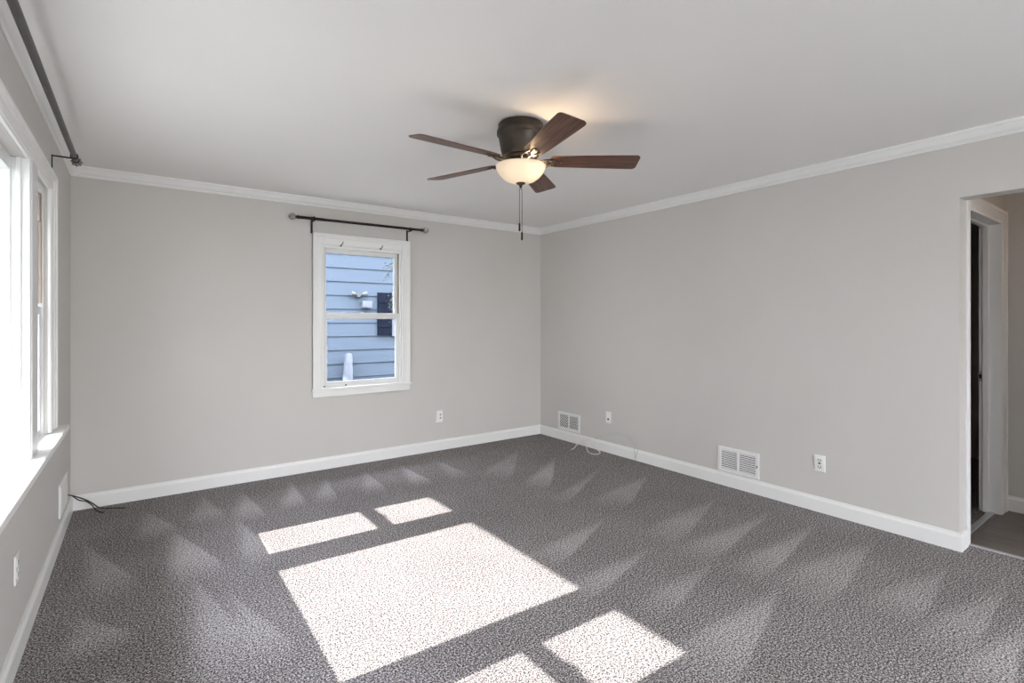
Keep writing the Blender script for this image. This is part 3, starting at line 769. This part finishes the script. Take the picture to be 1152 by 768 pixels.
bm.faces.new((v[0], v[1], v[2], v[3])); bm.faces.new((v[3], v[2], v[5], v[4])); bm.faces.new((v[0], v[3], v[4])); bm.faces.new((v[1], v[5], v[2]))
obj('roof', bm, M['roof'], nh)
sh = B()
add_box(sh, (3.10, NY - .045, 1.114), (3.335, NY - .018, 1.80), .002)
for q in range(5):
    add_box(sh, (3.106 + q * .0455, NY - .050, 1.118), (3.106 + q * .0455 + .040, NY - .044, 1.796), .001)
for zz in (1.24, 1.64): add_box(sh, (3.105, NY - .060, zz), (3.330, NY - .048, zz + .05), .002)
o = obj('shutter', sh, M['navy'], nh); o['label'] = 'dark navy board shutter'
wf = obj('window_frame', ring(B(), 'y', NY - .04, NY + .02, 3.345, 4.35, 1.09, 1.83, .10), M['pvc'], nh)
gp = obj('window_pane', bx((3.44, NY - .03, 1.18), (4.26, NY - .02, 1.74)), mat('dark_window_glass', (.30, .36, .42), .1), nh)
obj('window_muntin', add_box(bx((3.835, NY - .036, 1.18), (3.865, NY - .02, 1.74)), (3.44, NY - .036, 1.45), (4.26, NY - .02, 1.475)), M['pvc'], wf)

fl_ = thing('outdoor_floodlight', 'small twin white floodlight on the blue siding left of the shutter', 'floodlight', (2.78, NY - .02, 1.75))
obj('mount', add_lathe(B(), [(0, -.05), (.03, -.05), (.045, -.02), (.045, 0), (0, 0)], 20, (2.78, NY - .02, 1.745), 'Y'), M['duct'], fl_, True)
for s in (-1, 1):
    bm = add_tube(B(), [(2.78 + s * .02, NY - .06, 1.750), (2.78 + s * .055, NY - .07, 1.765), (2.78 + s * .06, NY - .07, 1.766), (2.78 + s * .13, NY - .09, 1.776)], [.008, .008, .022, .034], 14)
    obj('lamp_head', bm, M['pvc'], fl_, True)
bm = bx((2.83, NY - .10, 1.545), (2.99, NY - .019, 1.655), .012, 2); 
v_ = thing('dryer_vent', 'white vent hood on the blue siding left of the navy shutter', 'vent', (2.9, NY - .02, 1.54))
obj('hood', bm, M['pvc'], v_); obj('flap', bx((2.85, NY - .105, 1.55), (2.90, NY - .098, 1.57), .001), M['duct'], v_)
bm = B()
add_tube(bm, [(2.585, NY - .12, -.5), (2.590, NY - .12, .2), (2.590, NY - .12, .45), (2.600, NY - .12, .80), (2.600, NY - .12, .835), (2.600, NY - .12, .85)], [.085, .085, .078, .058, .045, .012], 20)  # solid shape stands in for a reflection in the window glass
tag(obj('reflection_shape', bm, M['pvc'], None, True), 'tapered white shape standing in for a reflection low in the back window', 'reflection')

# shrub branch reaching in front of the neighbour's window
tw = thing('tree_branch', 'thin leafy branch hanging before the blue house at upper right', 'branch', (3.7, 7.5, 2.3))
bm = B()
stems = [[(3.9, 7.5, 2.7), (3.35, 7.5, 2.42), (3.12, 7.5, 2.12), (3.02, 7.48, 1.98)], [(3.3, 7.5, 2.38), (3.14, 7.52, 2.22), (3.04, 7.52, 2.18)],
         [(4.2, 7.4, 2.2), (3.5, 7.45, 2.0), (3.16, 7.5, 1.72), (3.10, 7.5, 1.52)], [(3.4, 7.47, 1.9), (3.20, 7.5, 1.62), (3.15, 7.5, 1.36)]]
for s in stems: add_tube(bm, catmull(s, 5), [.006] * (5 * (len(s) - 1)) + [.002], 6)
obj('twig', bm, M['bark'], tw)
bm = B()
for s in stems:
    for p in catmull(s, 8)[6:]:
        for q in range(3):
            if random.random() < .35: continue
            c = p + Vector((random.uniform(-.05, .05), random.uniform(-.05, .05), random.uniform(-.05, .05)))
            R_ = Matrix.Rotation(random.uniform(0, 6.28), 3, 'Z') @ Matrix.Rotation(random.uniform(-1, 1), 3, 'X')
            l_ = random.uniform(.014, .026)
            vv = [bm.verts.new(c + R_ @ Vector(u_)) for u_ in ((-l_, 0, 0), (0, 0, -l_ * .45), (l_, 0, 0), (0, 0, l_ * .45))]
            bm.faces.new(vv)
lf = obj('leaves', bm, M['leaf'], tw); lf['kind'] = 'stuff'
